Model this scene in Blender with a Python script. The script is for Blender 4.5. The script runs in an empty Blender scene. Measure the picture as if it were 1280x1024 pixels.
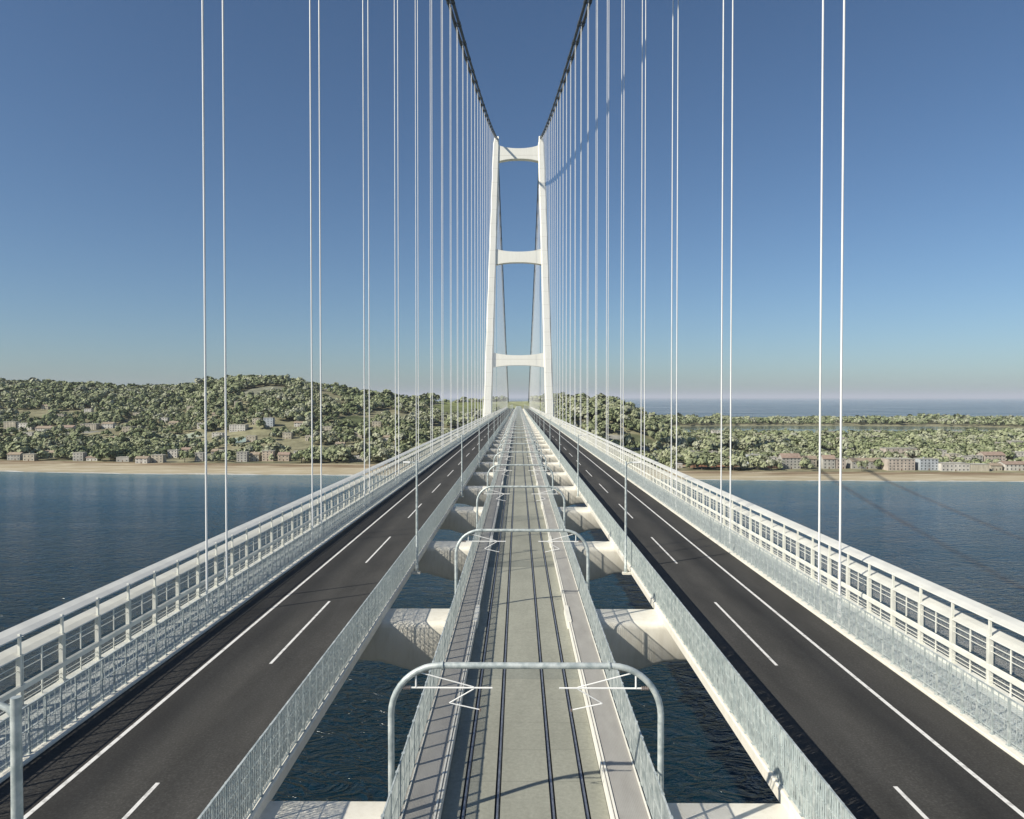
import bpy, math, random
import numpy as np
from mathutils import Vector, noise as mnoise

random.seed(7)
rng = np.random.default_rng(7)
scene = bpy.context.scene
COL = scene.collection

# ------------------------------------------------------------------ layout
CAM = Vector((-0.3, 0.0, 83.0))
F = 886.0                      # focal length in photograph pixels (1280 wide)
SLOPE = 0.00513                # the deck falls gently away from mid-span
Y0, Y1 = -45.0, 1720.0         # modelled stretch of the deck
TOWER_Y = 844.0


def deck(y):
    return 65.2 - SLOPE * y


def ordinal(n):
    w = ['zeroth', 'first', 'second', 'third', 'fourth', 'fifth', 'sixth', 'seventh', 'eighth', 'ninth', 'tenth',
         'eleventh', 'twelfth', 'thirteenth', 'fourteenth', 'fifteenth', 'sixteenth', 'seventeenth', 'eighteenth',
         'nineteenth', 'twentieth']
    tens = {2: ('twenty', 'twentieth'), 3: ('thirty', 'thirtieth'), 4: ('forty', 'fortieth'), 5: ('fifty', 'fiftieth')}
    if n <= 20:
        return w[n]
    t, r = divmod(n, 10)
    return tens[t][1] if r == 0 else tens[t][0] + '-' + w[r]


# ------------------------------------------------------------------ materials
class NT:
    """small helper round a material's node tree"""
    def __init__(self, name):
        self.m = bpy.data.materials.new(name)
        self.m.use_nodes = True
        self.t = self.m.node_tree
        self.b = self.t.nodes['Principled BSDF']
        self.out = self.t.nodes['Material Output']

    def n(self, typ, **kw):
        nd = self.t.nodes.new(typ)
        for k, v in kw.items():
            if isinstance(k, str) and hasattr(nd, k):
                setattr(nd, k, v)
        return nd

    def l(self, a, b):
        self.t.links.new(a, b)

    def coords(self, scale=(1, 1, 1), world=False):
        if world:
            g = self.n('ShaderNodeNewGeometry')
            src = g.outputs['Position']
        else:
            tc = self.n('ShaderNodeTexCoord')
            src = tc.outputs['Object']
        mp = self.n('ShaderNodeMapping')
        mp.inputs['Scale'].default_value = scale
        self.l(src, mp.inputs['Vector'])
        return mp.outputs['Vector']

    def noise(self, vec, scale=1.0, detail=4.0, rough=0.55, dist=0.0):
        nd = self.n('ShaderNodeTexNoise')
        nd.inputs['Scale'].default_value = scale
        nd.inputs['Detail'].default_value = detail
        nd.inputs['Roughness'].default_value = rough
        nd.inputs['Distortion'].default_value = dist
        self.l(vec, nd.inputs['Vector'])
        return nd.outputs['Fac']

    def ramp(self, fac, stops):
        r = self.n('ShaderNodeValToRGB')
        el = r.color_ramp.elements
        while len(el) < len(stops):
            el.new(0.5)
        for e, (p, c) in zip(el, stops):
            e.position = p
            e.color = (c[0], c[1], c[2], 1) if not isinstance(c, (int, float)) else (c, c, c, 1)
        self.l(fac, r.inputs['Fac'])
        return r.outputs['Color']

    def mix(self, fac, a, b, mode='MIX'):
        nd = self.n('ShaderNodeMix')
        nd.data_type = 'RGBA'
        nd.blend_type = mode
        if isinstance(fac, (int, float)):
            nd.inputs[0].default_value = fac
        else:
            self.l(fac, nd.inputs[0])
        for sock, v in ((nd.inputs[6], a), (nd.inputs[7], b)):
            if isinstance(v, (tuple, list)):
                sock.default_value = (v[0], v[1], v[2], 1)
            else:
                self.l(v, sock)
        return nd.outputs[2]

    def math(self, op, a, b=None):
        nd = self.n('ShaderNodeMath')
        nd.operation = op
        for i, v in enumerate((a, b)):
            if v is None:
                continue
            if isinstance(v, (int, float)):
                nd.inputs[i].default_value = v
            else:
                self.l(v, nd.inputs[i])
        return nd.outputs[0]

    def bump(self, height, strength=0.3, distance=0.05, normal=None):
        nd = self.n('ShaderNodeBump')
        nd.inputs['Strength'].default_value = strength
        nd.inputs['Distance'].default_value = distance
        self.l(height, nd.inputs['Height'])
        if normal is not None:
            self.l(normal, nd.inputs['Normal'])
        return nd.outputs['Normal']

    def finish(self, color=None, rough=0.6, metal=0.0, normal=None, spec=0.4):
        if color is not None:
            if isinstance(color, (tuple, list)):
                self.b.inputs['Base Color'].default_value = (color[0], color[1], color[2], 1)
            else:
                self.l(color, self.b.inputs['Base Color'])
        if isinstance(rough, (int, float)):
            self.b.inputs['Roughness'].default_value = rough
        else:
            self.l(rough, self.b.inputs['Roughness'])
        self.b.inputs['Metallic'].default_value = metal
        self.b.inputs['Specular IOR Level'].default_value = spec
        if normal is not None:
            self.l(normal, self.b.inputs['Normal'])
        return self.m


def simple(name, c1, c2, scale=1.0, rough=0.6, metal=0.0, spec=0.4, detail=5, lo=0.35, hi=0.65, world=True,
           stretch=(1, 1, 1), bump=0.0, bdist=0.02):
    k = NT(name)
    v = k.coords(stretch, world)
    f = k.noise(v, scale, detail)
    col = k.ramp(f, [(lo, c1), (hi, c2)])
    nrm = k.bump(f, bump, bdist) if bump else None
    return k.finish(col, rough, metal, nrm, spec)


M = {}
M['white'] = simple('bridge_white_paint', (0.70, 0.68, 0.60), (0.80, 0.78, 0.70), 0.5, 0.5)
M['rail_white'] = simple('barrier_paint', (0.62, 0.62, 0.56), (0.74, 0.74, 0.67), 0.8, 0.5)
M['blade'] = simple('blade_paint', (0.57, 0.57, 0.53), (0.66, 0.66, 0.61), 0.6, 0.5)
M['hanger'] = simple('hanger_paint', (0.74, 0.74, 0.72), (0.82, 0.82, 0.80), 0.3, 0.45)
M['galv'] = simple('galvanised_steel', (0.34, 0.39, 0.39), (0.58, 0.62, 0.60), 2.6, 0.5, 0.25, detail=6, lo=0.38, hi=0.62)
M['cable'] = simple('cable_wrapping', (0.05, 0.06, 0.07), (0.09, 0.10, 0.11), 0.5, 0.6)
M['insulator'] = simple('insulator_glaze', (0.16, 0.12, 0.10), (0.24, 0.18, 0.15), 3.0, 0.3)
M['paint'] = simple('road_paint', (0.38, 0.37, 0.35), (0.72, 0.71, 0.68), 2.2, 0.6, lo=0.30, hi=0.48, detail=8)
M['rail'] = simple('rail_steel', (0.22, 0.24, 0.28), (0.38, 0.40, 0.45), 3.0, 0.4, 0.7)
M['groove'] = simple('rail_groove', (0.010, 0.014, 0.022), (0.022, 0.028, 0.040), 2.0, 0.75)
M['lamp_glass'] = simple('lamp_glass', (0.5, 0.5, 0.5), (0.6, 0.6, 0.6), 4, 0.2)


def beam_material():
    k = NT('crossbeam_paint')
    v = k.coords((1, 1, 1), True)
    f1 = k.noise(v, 0.35, 5, 0.6)
    f2 = k.noise(k.coords((1.2, 1.2, 0.25), True), 2.0, 4, 0.65)
    c = k.ramp(f1, [(0.3, (0.71, 0.685, 0.60)), (0.62, (0.77, 0.745, 0.665))])
    d = k.ramp(f2, [(0.34, (0.92, 0.91, 0.89)), (0.55, (1, 1, 1))])
    return k.finish(k.mix(1.0, c, d, 'MULTIPLY'), 0.55)


M['beam'] = beam_material()


def tower_material():
    k = NT('tower_paint')
    f = k.noise(k.coords((0.25, 0.25, 0.04), True), 1.0, 5, 0.6)
    c = k.ramp(f, [(0.3, (0.80, 0.785, 0.71)), (0.65, (0.86, 0.845, 0.77))])
    # welded plate seams every ~16 m of height
    sp = k.n('ShaderNodeSeparateXYZ')
    k.l(k.coords((1, 1, 1), True), sp.inputs[0])
    fr = k.math('FRACT', k.math('MULTIPLY', sp.outputs['Z'], 1 / 16.0))
    seam = k.math('LESS_THAN', fr, 0.035)
    c = k.mix(seam, c, (0.66, 0.64, 0.57))
    return k.finish(c, 0.5)


M['tower'] = tower_material()


def asphalt_material():
    k = NT('asphalt')
    v = k.coords((1, 1, 1), True)
    sp = k.n('ShaderNodeSeparateXYZ')
    k.l(v, sp.inputs[0])
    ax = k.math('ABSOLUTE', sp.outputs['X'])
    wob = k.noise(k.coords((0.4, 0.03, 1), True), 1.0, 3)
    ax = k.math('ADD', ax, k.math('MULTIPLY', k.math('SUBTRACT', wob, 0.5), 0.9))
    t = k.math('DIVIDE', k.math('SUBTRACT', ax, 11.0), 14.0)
    wear_shade = k.ramp(t, [(0.05, (0.040, 0.039, 0.037)), (0.25, (0.058, 0.056, 0.052)), (0.36, (0.047, 0.046, 0.043)),
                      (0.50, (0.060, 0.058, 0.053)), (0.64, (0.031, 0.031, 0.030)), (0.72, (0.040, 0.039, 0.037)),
                      (0.88, (0.052, 0.050, 0.046))])  # worn lane bands, plus the fence's shadow painted dark along the inner edge
    fine = k.noise(v, 9.0, 3, 0.7)
    big = k.noise(k.coords((0.5, 0.12, 1), True), 1.0, 5, 0.6)
    g = k.ramp(fine, [(0.3, 0.72), (0.55, 1.0), (0.70, 1.45)])
    b = k.ramp(big, [(0.3, 0.80), (0.7, 1.2)])
    c = k.mix(1.0, k.mix(1.0, wear_shade, g, 'MULTIPLY'), b, 'MULTIPLY')
    return k.finish(c, 0.85, 0, k.bump(fine, 0.3, 0.02), 0.25)


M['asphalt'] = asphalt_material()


def slab_material():
    k = NT('track_slab_concrete')
    v = k.coords((1, 1, 1), True)
    f1 = k.noise(k.coords((0.8, 0.25, 1), True), 0.6, 5, 0.6)
    f2 = k.noise(v, 5.0, 4, 0.7)
    sp = k.n('ShaderNodeSeparateXYZ')
    k.l(v, sp.inputs[0])
    # cast sections: joint every 30 m with a short make-up slab of another pour
    fr = k.math('FRACT', k.math('DIVIDE', k.math('ADD', sp.outputs['Y'], 15.8), 30.0))
    short = k.math('LESS_THAN', fr, 0.095)
    joint = k.math('LESS_THAN', k.math('FRACT', k.math('MULTIPLY', fr, 10.0)), 0.012)
    big = k.math('FLOOR', k.math('DIVIDE', k.math('ADD', sp.outputs['Y'], 15.8), 30.0))
    alt = k.math('FRACT', k.math('MULTIPLY', big, 0.37))
    c = k.ramp(f1, [(0.3, (0.245, 0.248, 0.205)), (0.7, (0.312, 0.315, 0.262))])
    c = k.mix(1.0, c, k.ramp(f2, [(0.35, 0.88), (0.65, 1.08)]), 'MULTIPLY')
    c = k.mix(1.0, c, k.ramp(alt, [(0.0, 0.88), (1.0, 1.10)]), 'MULTIPLY')
    c = k.mix(short, c, k.mix(1.0, c, (0.80, 0.82, 0.84), 'MULTIPLY'))
    c = k.mix(k.math('MULTIPLY', joint, 0.45), c, (0.10, 0.10, 0.085))
    return k.finish(c, 0.8)


M['slab'] = slab_material()


def grating_material(name, c1, c2, pitch, depth=0.75):
    k = NT(name)
    v = k.coords((1, 1, 1), True)
    sp = k.n('ShaderNodeSeparateXYZ')
    k.l(v, sp.inputs[0])
    fy = k.math('FRACT', k.math('DIVIDE', sp.outputs['Y'], pitch))
    fx = k.math('FRACT', k.math('DIVIDE', sp.outputs['X'], pitch * 0.8))
    hole = k.math('MULTIPLY', k.math('GREATER_THAN', fy, 0.45), k.math('GREATER_THAN', fx, 0.35))
    f = k.noise(k.coords((1, 0.3, 1), True), 1.2, 5, 0.6)
    c = k.ramp(f, [(0.3, c1), (0.7, c2)])
    c = k.mix(k.math('MULTIPLY', hole, depth), c, (c1[0] * 0.35, c1[1] * 0.35, c1[2] * 0.36))
    return k.finish(c, 0.7)


M['walkway'] = grating_material('walkway_grating', (0.30, 0.29, 0.27), (0.38, 0.37, 0.345), 0.09, 0.28)
M['service'] = grating_material('service_floor_grating', (0.38, 0.41, 0.40), (0.52, 0.54, 0.52), 0.25, 0.40)


def mesh_panel_material(name, col, cover, sy=14.0, sz=1.2):
    """woven wire screen: painted wire with real openings"""
    k = NT(name)
    f = k.noise(k.coords((1, sy, sz), False), 1.0, 3, 0.6)
    g = k.noise(k.coords((1, 1.3, 0.6), False), 1.0, 3, 0.6)
    c = k.ramp(g, [(0.3, (col[0] * 0.85, col[1] * 0.87, col[2] * 0.9)), (0.7, col)])
    k.finish(c, 0.6)
    thr = 0.5 + (0.5 - cover) * 0.36
    a = k.math('GREATER_THAN', f, thr)
    k.l(a, k.b.inputs['Alpha'])
    return k.m


M['mesh_lee'] = mesh_panel_material('fence_wire_mesh', (0.46, 0.52, 0.51), 0.74, 22.0, 1.2)
M['mesh_sun'] = mesh_panel_material('open_fence_wire_mesh', (0.46, 0.52, 0.51), 0.54, 46.0, 5.0)
M['mesh_outer'] = mesh_panel_material('edge_fence_wire_mesh', (0.44, 0.50, 0.50), 0.42, 45.0, 6.0)
M['screen'] = mesh_panel_material('wind_screen_mesh', (0.46, 0.45, 0.43), 0.36, 90.0, 90.0)


def water_material(name, deep, rough, bscale, chop=1.0):
    k = NT(name)
    v = k.coords((1, 1, 1), True)
    a = k.noise(k.coords((0.9, 1.25, 1), True), 0.42 * bscale, 4, 0.55, 0.6)
    b = k.noise(k.coords((0.6, 1.1, 1), True), 0.075 * bscale, 3, 0.5, 0.4)
    # wavelets with narrow crests
    rg = k.math('SUBTRACT', 1.0, k.math('ABSOLUTE', k.math('SUBTRACT', k.math('MULTIPLY', a, 2.0), 1.0)))
    rg = k.math('POWER', rg, 2.0)
    m = k.noise(k.coords((0.7, 1.3, 1), True), 0.14 * bscale, 3, 0.55, 0.8)
    mr = k.math('POWER', k.math('SUBTRACT', 1.0, k.math('ABSOLUTE', k.math('SUBTRACT', k.math('MULTIPLY', m, 2.0), 1.0))), 2.5)
    rg = k.math('ADD', rg, k.math('MULTIPLY', mr, 3.2))
    h = k.math('ADD', k.math('ADD', k.math('MULTIPLY', a, 0.5), k.math('MULTIPLY', rg, 0.55)), k.math('MULTIPLY', b, 2.0))
    # currents: long streaks of calmer and rougher water
    cur = k.noise(k.coords((0.0012, 0.0075, 1), True), 1.0, 4, 0.55, 0.4)
    nd = k.n('ShaderNodeBump')
    nd.inputs['Distance'].default_value = 0.62
    k.l(h, nd.inputs['Height'])
    k.l(k.math('MULTIPLY', k.ramp(cur, [(0.35, 0.6), (0.65, 1.0)]), chop), nd.inputs['Strength'])
    big = k.noise(k.coords((0.004, 0.006, 1), True), 1.0, 4)
    col = k.ramp(big, [(0.3, deep), (0.7, (deep[0] * 1.3 + .002, deep[1] * 1.25, deep[2] * 1.15))])
    # shallows along the shore: sand shows through the water
    at = k.n('ShaderNodeAttribute')
    at.attribute_name = 'shallow'
    at2 = k.n('ShaderNodeAttribute')
    at2.attribute_name = 'shelf'
    col = k.mix(at2.outputs['Fac'], col, (0.009, 0.082, 0.168))
    col = k.mix(at.outputs['Fac'], col, (0.080, 0.190, 0.205))
    k.finish(col, k.ramp(cur, [(0.35, rough), (0.65, rough + 0.10)]), 0, nd.outputs['Normal'], 0.5)
    k.b.inputs['IOR'].default_value = 1.33
    return k.m


M['sea'] = water_material('sea_water', (0.0012, 0.0085, 0.0115), 0.05, 1.0)
M['lake'] = water_material('lagoon_water', (0.11, 0.145, 0.13), 0.03, 2.0, 0.03)


def land_material():
    k = NT('scrub_land')
    v = k.coords((1, 1, 1), True)
    at = k.n('ShaderNodeAttribute')
    at.attribute_name = 'landtint'
    f = k.noise(v, 0.05, 7, 0.65)
    f2 = k.noise(v, 0.006, 4, 0.6)
    m = k.ramp(f, [(0.3, 0.55), (0.7, 1.35)])
    m2 = k.ramp(f2, [(0.3, 0.8), (0.7, 1.2)])
    c = k.mix(1.0, k.mix(1.0, at.outputs['Color'], m, 'MULTIPLY'), m2, 'MULTIPLY')
    return k.finish(c, 0.95, 0, None, 0.1)


M['land'] = land_material()
def sand_material():
    k = NT('beach_sand')
    v = k.coords((0.35, 1.4, 1), True)
    f = k.noise(v, 0.06, 8, 0.62)
    c = k.ramp(f, [(0.32, (0.33, 0.275, 0.18)), (0.5, (0.42, 0.365, 0.255)), (0.68, (0.50, 0.45, 0.335))])
    at = k.n('ShaderNodeAttribute')
    at.attribute_name = 'strand'            # 0 at the water's edge, 1 at the back of the beach
    wob = k.noise(k.coords((0.02, 0.02, 1), True), 1.0, 5, 0.6)
    t = k.math('ADD', at.outputs['Fac'], k.math('MULTIPLY', k.math('SUBTRACT', wob, 0.5), 0.35))
    back = k.ramp(t, [(0.45, 0.0), (0.85, 1.0)])
    patch = k.noise(k.coords((0.012, 0.05, 1), True), 1.0, 6, 0.65)
    pf = k.math('MULTIPLY', back, k.ramp(patch, [(0.40, 0.0), (0.54, 0.95)]))
    c = k.mix(pf, c, (0.20, 0.145, 0.09))
    wet = k.ramp(t, [(0.05, 1.0), (0.16, 0.0)])
    c = k.mix(k.math('MULTIPLY', wet, 0.55), c, (0.24, 0.215, 0.16))
    foam = k.ramp(k.math('ABSOLUTE', k.math('SUBTRACT', t, 0.02)), [(0.015, 1.0), (0.04, 0.0)])
    c = k.mix(k.math('MULTIPLY', foam, 0.7), c, (0.66, 0.66, 0.62))
    return k.finish(c, 0.95, 0, None, 0.1)


M['sand'] = sand_material()


def foliage_material():
    k = NT('foliage')
    v = k.coords((1, 1, 1), True)
    at = k.n('ShaderNodeAttribute')
    at.attribute_name = 'tint'
    f = k.noise(v, 0.45, 3, 0.6)
    c = k.ramp(at.outputs['Fac'], [(0.0, (0.118, 0.145, 0.074)), (0.3, (0.208, 0.238, 0.130)), (0.6, (0.288, 0.308, 0.188)),
                                   (0.85, (0.31, 0.32, 0.232)), (1.0, (0.36, 0.37, 0.285))])
    c = k.mix(1.0, c, k.ramp(f, [(0.3, 0.65), (0.7, 1.4)]), 'MULTIPLY')
    return k.finish(c, 0.85, 0, None, 0.15)


M['foliage'] = foliage_material()
M['bark'] = simple('bark', (0.09, 0.07, 0.05), (0.16, 0.13, 0.10), 1.0, 0.9)


def wall_material(name, c):
    k = NT(name)
    f = k.noise(k.coords((0.35, 0.35, 0.06), True), 1.0, 5, 0.7)
    g = k.noise(k.coords((0.12, 0.12, 0.12), True), 1.0, 3, 0.6)
    col = k.ramp(f, [(0.35, (c[0] * 0.72, c[1] * 0.70, c[2] * 0.70)), (0.6, c)])
    col = k.mix(1.0, col, k.ramp(g, [(0.35, 0.85), (0.65, 1.1)]), 'MULTIPLY')
    return k.finish(col, 0.85, 0, None, 0.2)


WALL = {n: wall_material('render_' + n, c) for n, c in {
    'pink': (0.50, 0.44, 0.38), 'white': (0.60, 0.58, 0.53), 'beige': (0.50, 0.46, 0.37), 'grey': (0.44, 0.43, 0.39),
    'bluish': (0.46, 0.50, 0.53), 'peach': (0.52, 0.44, 0.35)}.items()}
ROOF = {'tile': simple('clay_tile', (0.25, 0.18, 0.14), (0.34, 0.26, 0.21), 0.4, 0.85),
        'flat': simple('roof_felt', (0.34, 0.33, 0.29), (0.46, 0.44, 0.38), 0.2, 0.9),
        'brown': simple('weathered_tile', (0.24, 0.19, 0.14), (0.34, 0.28, 0.21), 0.4, 0.9),
        'white': simple('white_roof', (0.55, 0.54, 0.50), (0.68, 0.67, 0.62), 0.3, 0.8)}
M['window'] = simple('window_glass', (0.03, 0.04, 0.05), (0.07, 0.08, 0.09), 0.5, 0.2)
M['door'] = simple('door_wood', (0.10, 0.06, 0.04), (0.16, 0.10, 0.06), 0.5, 0.7)


# ------------------------------------------------------------------ mesh helpers
class MB:
    """collects shapes in world coordinates, then links them as one object"""
    def __init__(self):
        self.v, self.f, self.mi = [], [], []

    def add(self, vs, fs, mi=0):
        b = len(self.v)
        self.v.extend(vs)
        for f in fs:
            self.f.append([b + i for i in f])
            self.mi.append(mi)

    def hexa(self, p, mi=0):
        # p: 8 points, bottom 0-3 counter-clockwise seen from above, top 4-7
        self.add(p, [(3, 2, 1, 0), (4, 5, 6, 7), (0, 1, 5, 4), (1, 2, 6, 5), (2, 3, 7, 6), (3, 0, 4, 7)], mi)

    def box(self, x0, x1, y0, y1, z0, z1, mi=0):
        self.hexa([(x0, y0, z0), (x1, y0, z0), (x1, y1, z0), (x0, y1, z0), (x0, y0, z1), (x1, y0, z1), (x1, y1, z1), (x0, y1, z1)], mi)

    def run(self, prof, y0, y1, mi=0):
        """closed (x, height over the road) outline swept along the sloping deck"""
        n = len(prof)
        d0, d1 = deck(y0), deck(y1)
        vs = [(x, y0, z + d0) for x, z in prof] + [(x, y1, z + d1) for x, z in prof]
        fs = [(i, (i + 1) % n, n + (i + 1) % n, n + i) for i in range(n)]
        fs += [tuple(range(n - 1, -1, -1)), tuple(range(n, 2 * n))]
        self.add(vs, fs, mi)

    def bar(self, x0, x1, z0, z1, y0, y1, mi=0):
        self.run([(min(x0, x1), z0), (max(x0, x1), z0), (max(x0, x1), z1), (min(x0, x1), z1)], y0, y1, mi)

    def tube(self, pts, r, seg=8, mi=0, caps=True):
        pts = [Vector(p) for p in pts]
        rs = r if isinstance(r, (list, tuple)) else [r] * len(pts)
        rings = []
        up = None
        for i, p in enumerate(pts):
            a = pts[max(i - 1, 0)]
            b = pts[min(i + 1, len(pts) - 1)]
            t = (b - a).normalized()
            if up is None:
                up = Vector((0, 0, 1)) if abs(t.z) < 0.9 else Vector((1, 0, 0))
            u = (up - t * up.dot(t)).normalized()
            up = u
            w = t.cross(u)
            rings.append([tuple(p + (u * math.cos(2 * math.pi * k / seg) + w * math.sin(2 * math.pi * k / seg)) * rs[i]) for k in range(seg)])
        vs = [q for ring in rings for q in ring]
        fs = []
        for i in range(len(pts) - 1):
            for k in range(seg):
                k2 = (k + 1) % seg
                fs.append((i * seg + k, i * seg + k2, (i + 1) * seg + k2, (i + 1) * seg + k))
        if caps:
            fs.append(tuple(range(seg - 1, -1, -1)))
            fs.append(tuple(range((len(pts) - 1) * seg, len(pts) * seg)))
        self.add(vs, fs, mi)

    def mesh(self, name, mats, origin=(0, 0, 0), smooth=False):
        me = bpy.data.meshes.new(name)
        ox, oy, oz = origin
        me.from_pydata([(x - ox, y - oy, z - oz) for x, y, z in self.v], [], self.f)
        for m in (mats if isinstance(mats, (list, tuple)) else [mats]):
            me.materials.append(m)
        if len(me.materials) > 1:
            me.polygons.foreach_set('material_index', self.mi)
        if smooth:
            me.polygons.foreach_set('use_smooth', [True] * len(me.polygons))
            me.set_sharp_from_angle(angle=math.radians(40))
        me.update()
        return me

    def build(self, name, mats, parent=None, origin=None, smooth=False):
        """as a part: mesh relative to its thing; as a top-level object: mesh about origin"""
        if parent is not None:
            org = world_loc(parent)
        else:
            org = origin or (0, 0, 0)
        o = bpy.data.objects.new(name, self.mesh(name, mats, org, smooth))
        COL.objects.link(o)
        if parent is not None:
            o.parent = parent
        else:
            o.location = org
        return o


def world_loc(o):
    p = Vector(o.location)
    q = o.parent
    while q is not None:
        p = p + Vector(q.location)
        q = q.parent
    return tuple(p)


def tag(o, label=None, cat=None, group=None, kind=None):
    if label:
        o['label'] = label
    if cat:
        o['category'] = cat
    if group:
        o['group'] = group
    if kind:
        o['kind'] = kind
    return o


def thing(name, label, cat, loc, group=None):
    o = bpy.data.objects.new(name, None)
    COL.objects.link(o)
    o.location = loc
    o.empty_display_size = 0.5
    return tag(o, label, cat, group)


def copy_tree(src, loc, label):
    r = src.copy()
    COL.objects.link(r)
    r.location = loc
    r['label'] = label
    for ch in src.children:
        c = ch.copy()
        COL.objects.link(c)
        c.parent = r
        for g in ch.children:
            d = g.copy()
            COL.objects.link(d)
            d.parent = c
    return r


def repeat_part(parent, name, mesh, places, mats, most=100):
    """places nearest first; the first hundred as parts, what is left as one part of kind stuff"""
    org = Vector(world_loc(parent))
    for p in places[:most]:
        o = bpy.data.objects.new(name, mesh)
        COL.objects.link(o)
        o.parent = parent
        o.location = Vector(p) - org
    rest = places[most:]
    if rest:
        base = np.empty(len(mesh.vertices) * 3)
        mesh.vertices.foreach_get('co', base)
        base = base.reshape(-1, 3)
        fs = [list(p.vertices) for p in mesh.polygons]
        mb = MB()
        for p in rest:
            mb.add([tuple(q) for q in base + np.array(p)], fs)
        o = mb.build(name, mats, parent)
        o['kind'] = 'stuff'


SIDES = ((-1, 'hill'), (1, 'open sea'))


# ------------------------------------------------------------------ bridge deck
bridge = thing('bridge_deck', 'long pale suspension bridge deck on cross girders between two roads and a railway', 'bridge', (0, 0, deck(0)))

# cross girders, one every 30 m: rounded top edges, soffit deeper towards the middle
XB = [0, 6.0, 8.8, 11.7, 20.0, 26.0, 30.0]
ZB = [-5.2, -5.0, -4.6, -3.75, -3.3, -2.6, -1.6]


def crossbeam_mesh():
    mb = MB()
    xs = sorted(set([-x for x in XB] + XB))
    prof_n = None
    rows = []
    for x in xs:
        zb = np.interp(abs(x), XB, ZB)
        zt = -0.42
        r = 0.55
        pts = [(-1.72, zb), (-2.0, zb + 0.35)]
        for a in (0, 22, 45, 68, 90):
            t = math.radians(a)
            pts.append((-2.0 + r - r * math.cos(t), zt - r + r * math.sin(t)))
        for a in (90, 45, 0):
            t = math.radians(a)
            pts.append((2.0 - 0.15 + 0.15 * math.cos(t), zt - 0.15 + 0.15 * math.sin(t)))
        pts += [(2.0, zb + 0.35), (1.72, zb)]
        rows.append([(x, y, z) for y, z in pts])
    n = len(rows[0])
    vs = [p for r_ in rows for p in r_]
    fs = []
    for i in range(len(rows) - 1):
        for k in range(n):
            k2 = (k + 1) % n
            fs.append((i * n + k, (i + 1) * n + k, (i + 1) * n + k2, i * n + k2))
    fs.append(tuple(range(n)))
    fs.append(tuple(range(len(vs) - 1, len(vs) - 1 - n, -1)))
    mb.add(vs, fs)
    me = mb.mesh('crossbeam', M['beam'], smooth=True)
    return me


cb = crossbeam_mesh()
for k in range(0, 57):
    y = 30.0 * k
    o = bpy.data.objects.new('crossbeam', cb)
    COL.objects.link(o)
    o.parent = bridge
    o.location = (0, y, deck(y) - deck(0))

for s in (-1, 1):
    mb = MB()
    mb.run([(s * 11.62, -0.02), (s * 11.62, -0.50), (s * 14.0, -2.5), (s * 25.5, -2.5), (s * 28.95, -0.6), (s * 28.95, -0.02)][::s], Y0, Y1)
    mb.build('road_girder', M['beam'], bridge)
    mb = MB()
    mb.run([(s * 11.60, -0.016), (s * 11.98, -0.016), (s * 11.98, 0.13), (s * 11.94, 0.16), (s * 11.66, 0.16), (s * 11.60, 0.10)][::s], Y0, Y1)
    mb.build('kerb', M['beam'], bridge)
    mb = MB()
    mb.run([(s * 24.42, -0.016), (s * 25.02, -0.016), (s * 25.02, 0.16), (s * 24.46, 0.16), (s * 24.42, 0.12)][::s], Y0, Y1)
    mb.build('kerb', M['beam'], bridge)
    mb = MB()
    mb.run([(s * 28.45, -0.016), (s * 28.95, -0.016), (s * 28.95, 0.38), (s * 28.45, 0.38)][::s], Y0, Y1)
    mb.build('edge_beam', M['rail_white'], bridge)

mb = MB()
mb.run([(-5.25, 0.16), (-5.25, -0.8), (-3.0, -2.3), (3.0, -2.3), (5.25, -0.8), (5.25, 0.16)], Y0, Y1)
mb.build('rail_girder', M['beam'], bridge)

# roads with their markings
for s, side in SIDES:
    road = MB()
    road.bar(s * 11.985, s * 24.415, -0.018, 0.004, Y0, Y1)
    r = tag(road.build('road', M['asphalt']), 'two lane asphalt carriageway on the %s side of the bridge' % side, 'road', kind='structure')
    mb = MB()
    mb.bar(s * 21.28, s * 21.52, 0.0045, 0.009, Y0, Y1)
    mb.build('edge_line', M['paint'], r)
    mb = MB()
    y = 32.6 - 60
    while y < Y1 - 20:
        # worn ends
        mb.bar(s * 17.00, s * 17.20, 0.0045, 0.009, y - 15.0, y)
        y += 30.0
    mb.build('lane_marking', M['paint'], r)
    fl = MB()
    fl.bar(s * 25.03, s * 28.44, -0.01, 0.14, Y0, Y1)
    tag(fl.build('path', M['service']), 'pale grated service path under the hanger cables on the %s side' % side, 'path', kind='structure')

# railway: slab strips with grooves between them, a rail in each groove
track = tag(bpy.data.objects.new('railway_track', None), 'double slab track railway in the middle of the bridge', 'railway')
COL.objects.link(track)
track.location = (0, 0, deck(0))
RAILX = [-2.64, -1.20, 1.20, 2.64]
mb = MB()
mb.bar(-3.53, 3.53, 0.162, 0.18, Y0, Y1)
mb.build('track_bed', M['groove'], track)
edges = [-3.52] + [e for r in RAILX for e in (r - 0.125, r + 0.125)] + [3.52]
for a, b in zip(edges[0::2], edges[1::2]):
    mb = MB()
    mb.bar(a, b, 0.184, 0.36, Y0, Y1)
    mb.build('slab', M['slab'], track)
for rx in RAILX:
    mb = MB()
    prof = [(-0.07, 0.184), (0.07, 0.184), (0.07, 0.21), (0.012, 0.23), (0.012, 0.29), (0.036, 0.30), (0.036, 0.335),
            (-0.036, 0.335), (-0.036, 0.30), (-0.012, 0.29), (-0.012, 0.23), (-0.07, 0.21)]
    mb.run([(rx + x, z) for x, z in prof], Y0, Y1)
    mb.build('rail', M['rail'], track)

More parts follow.
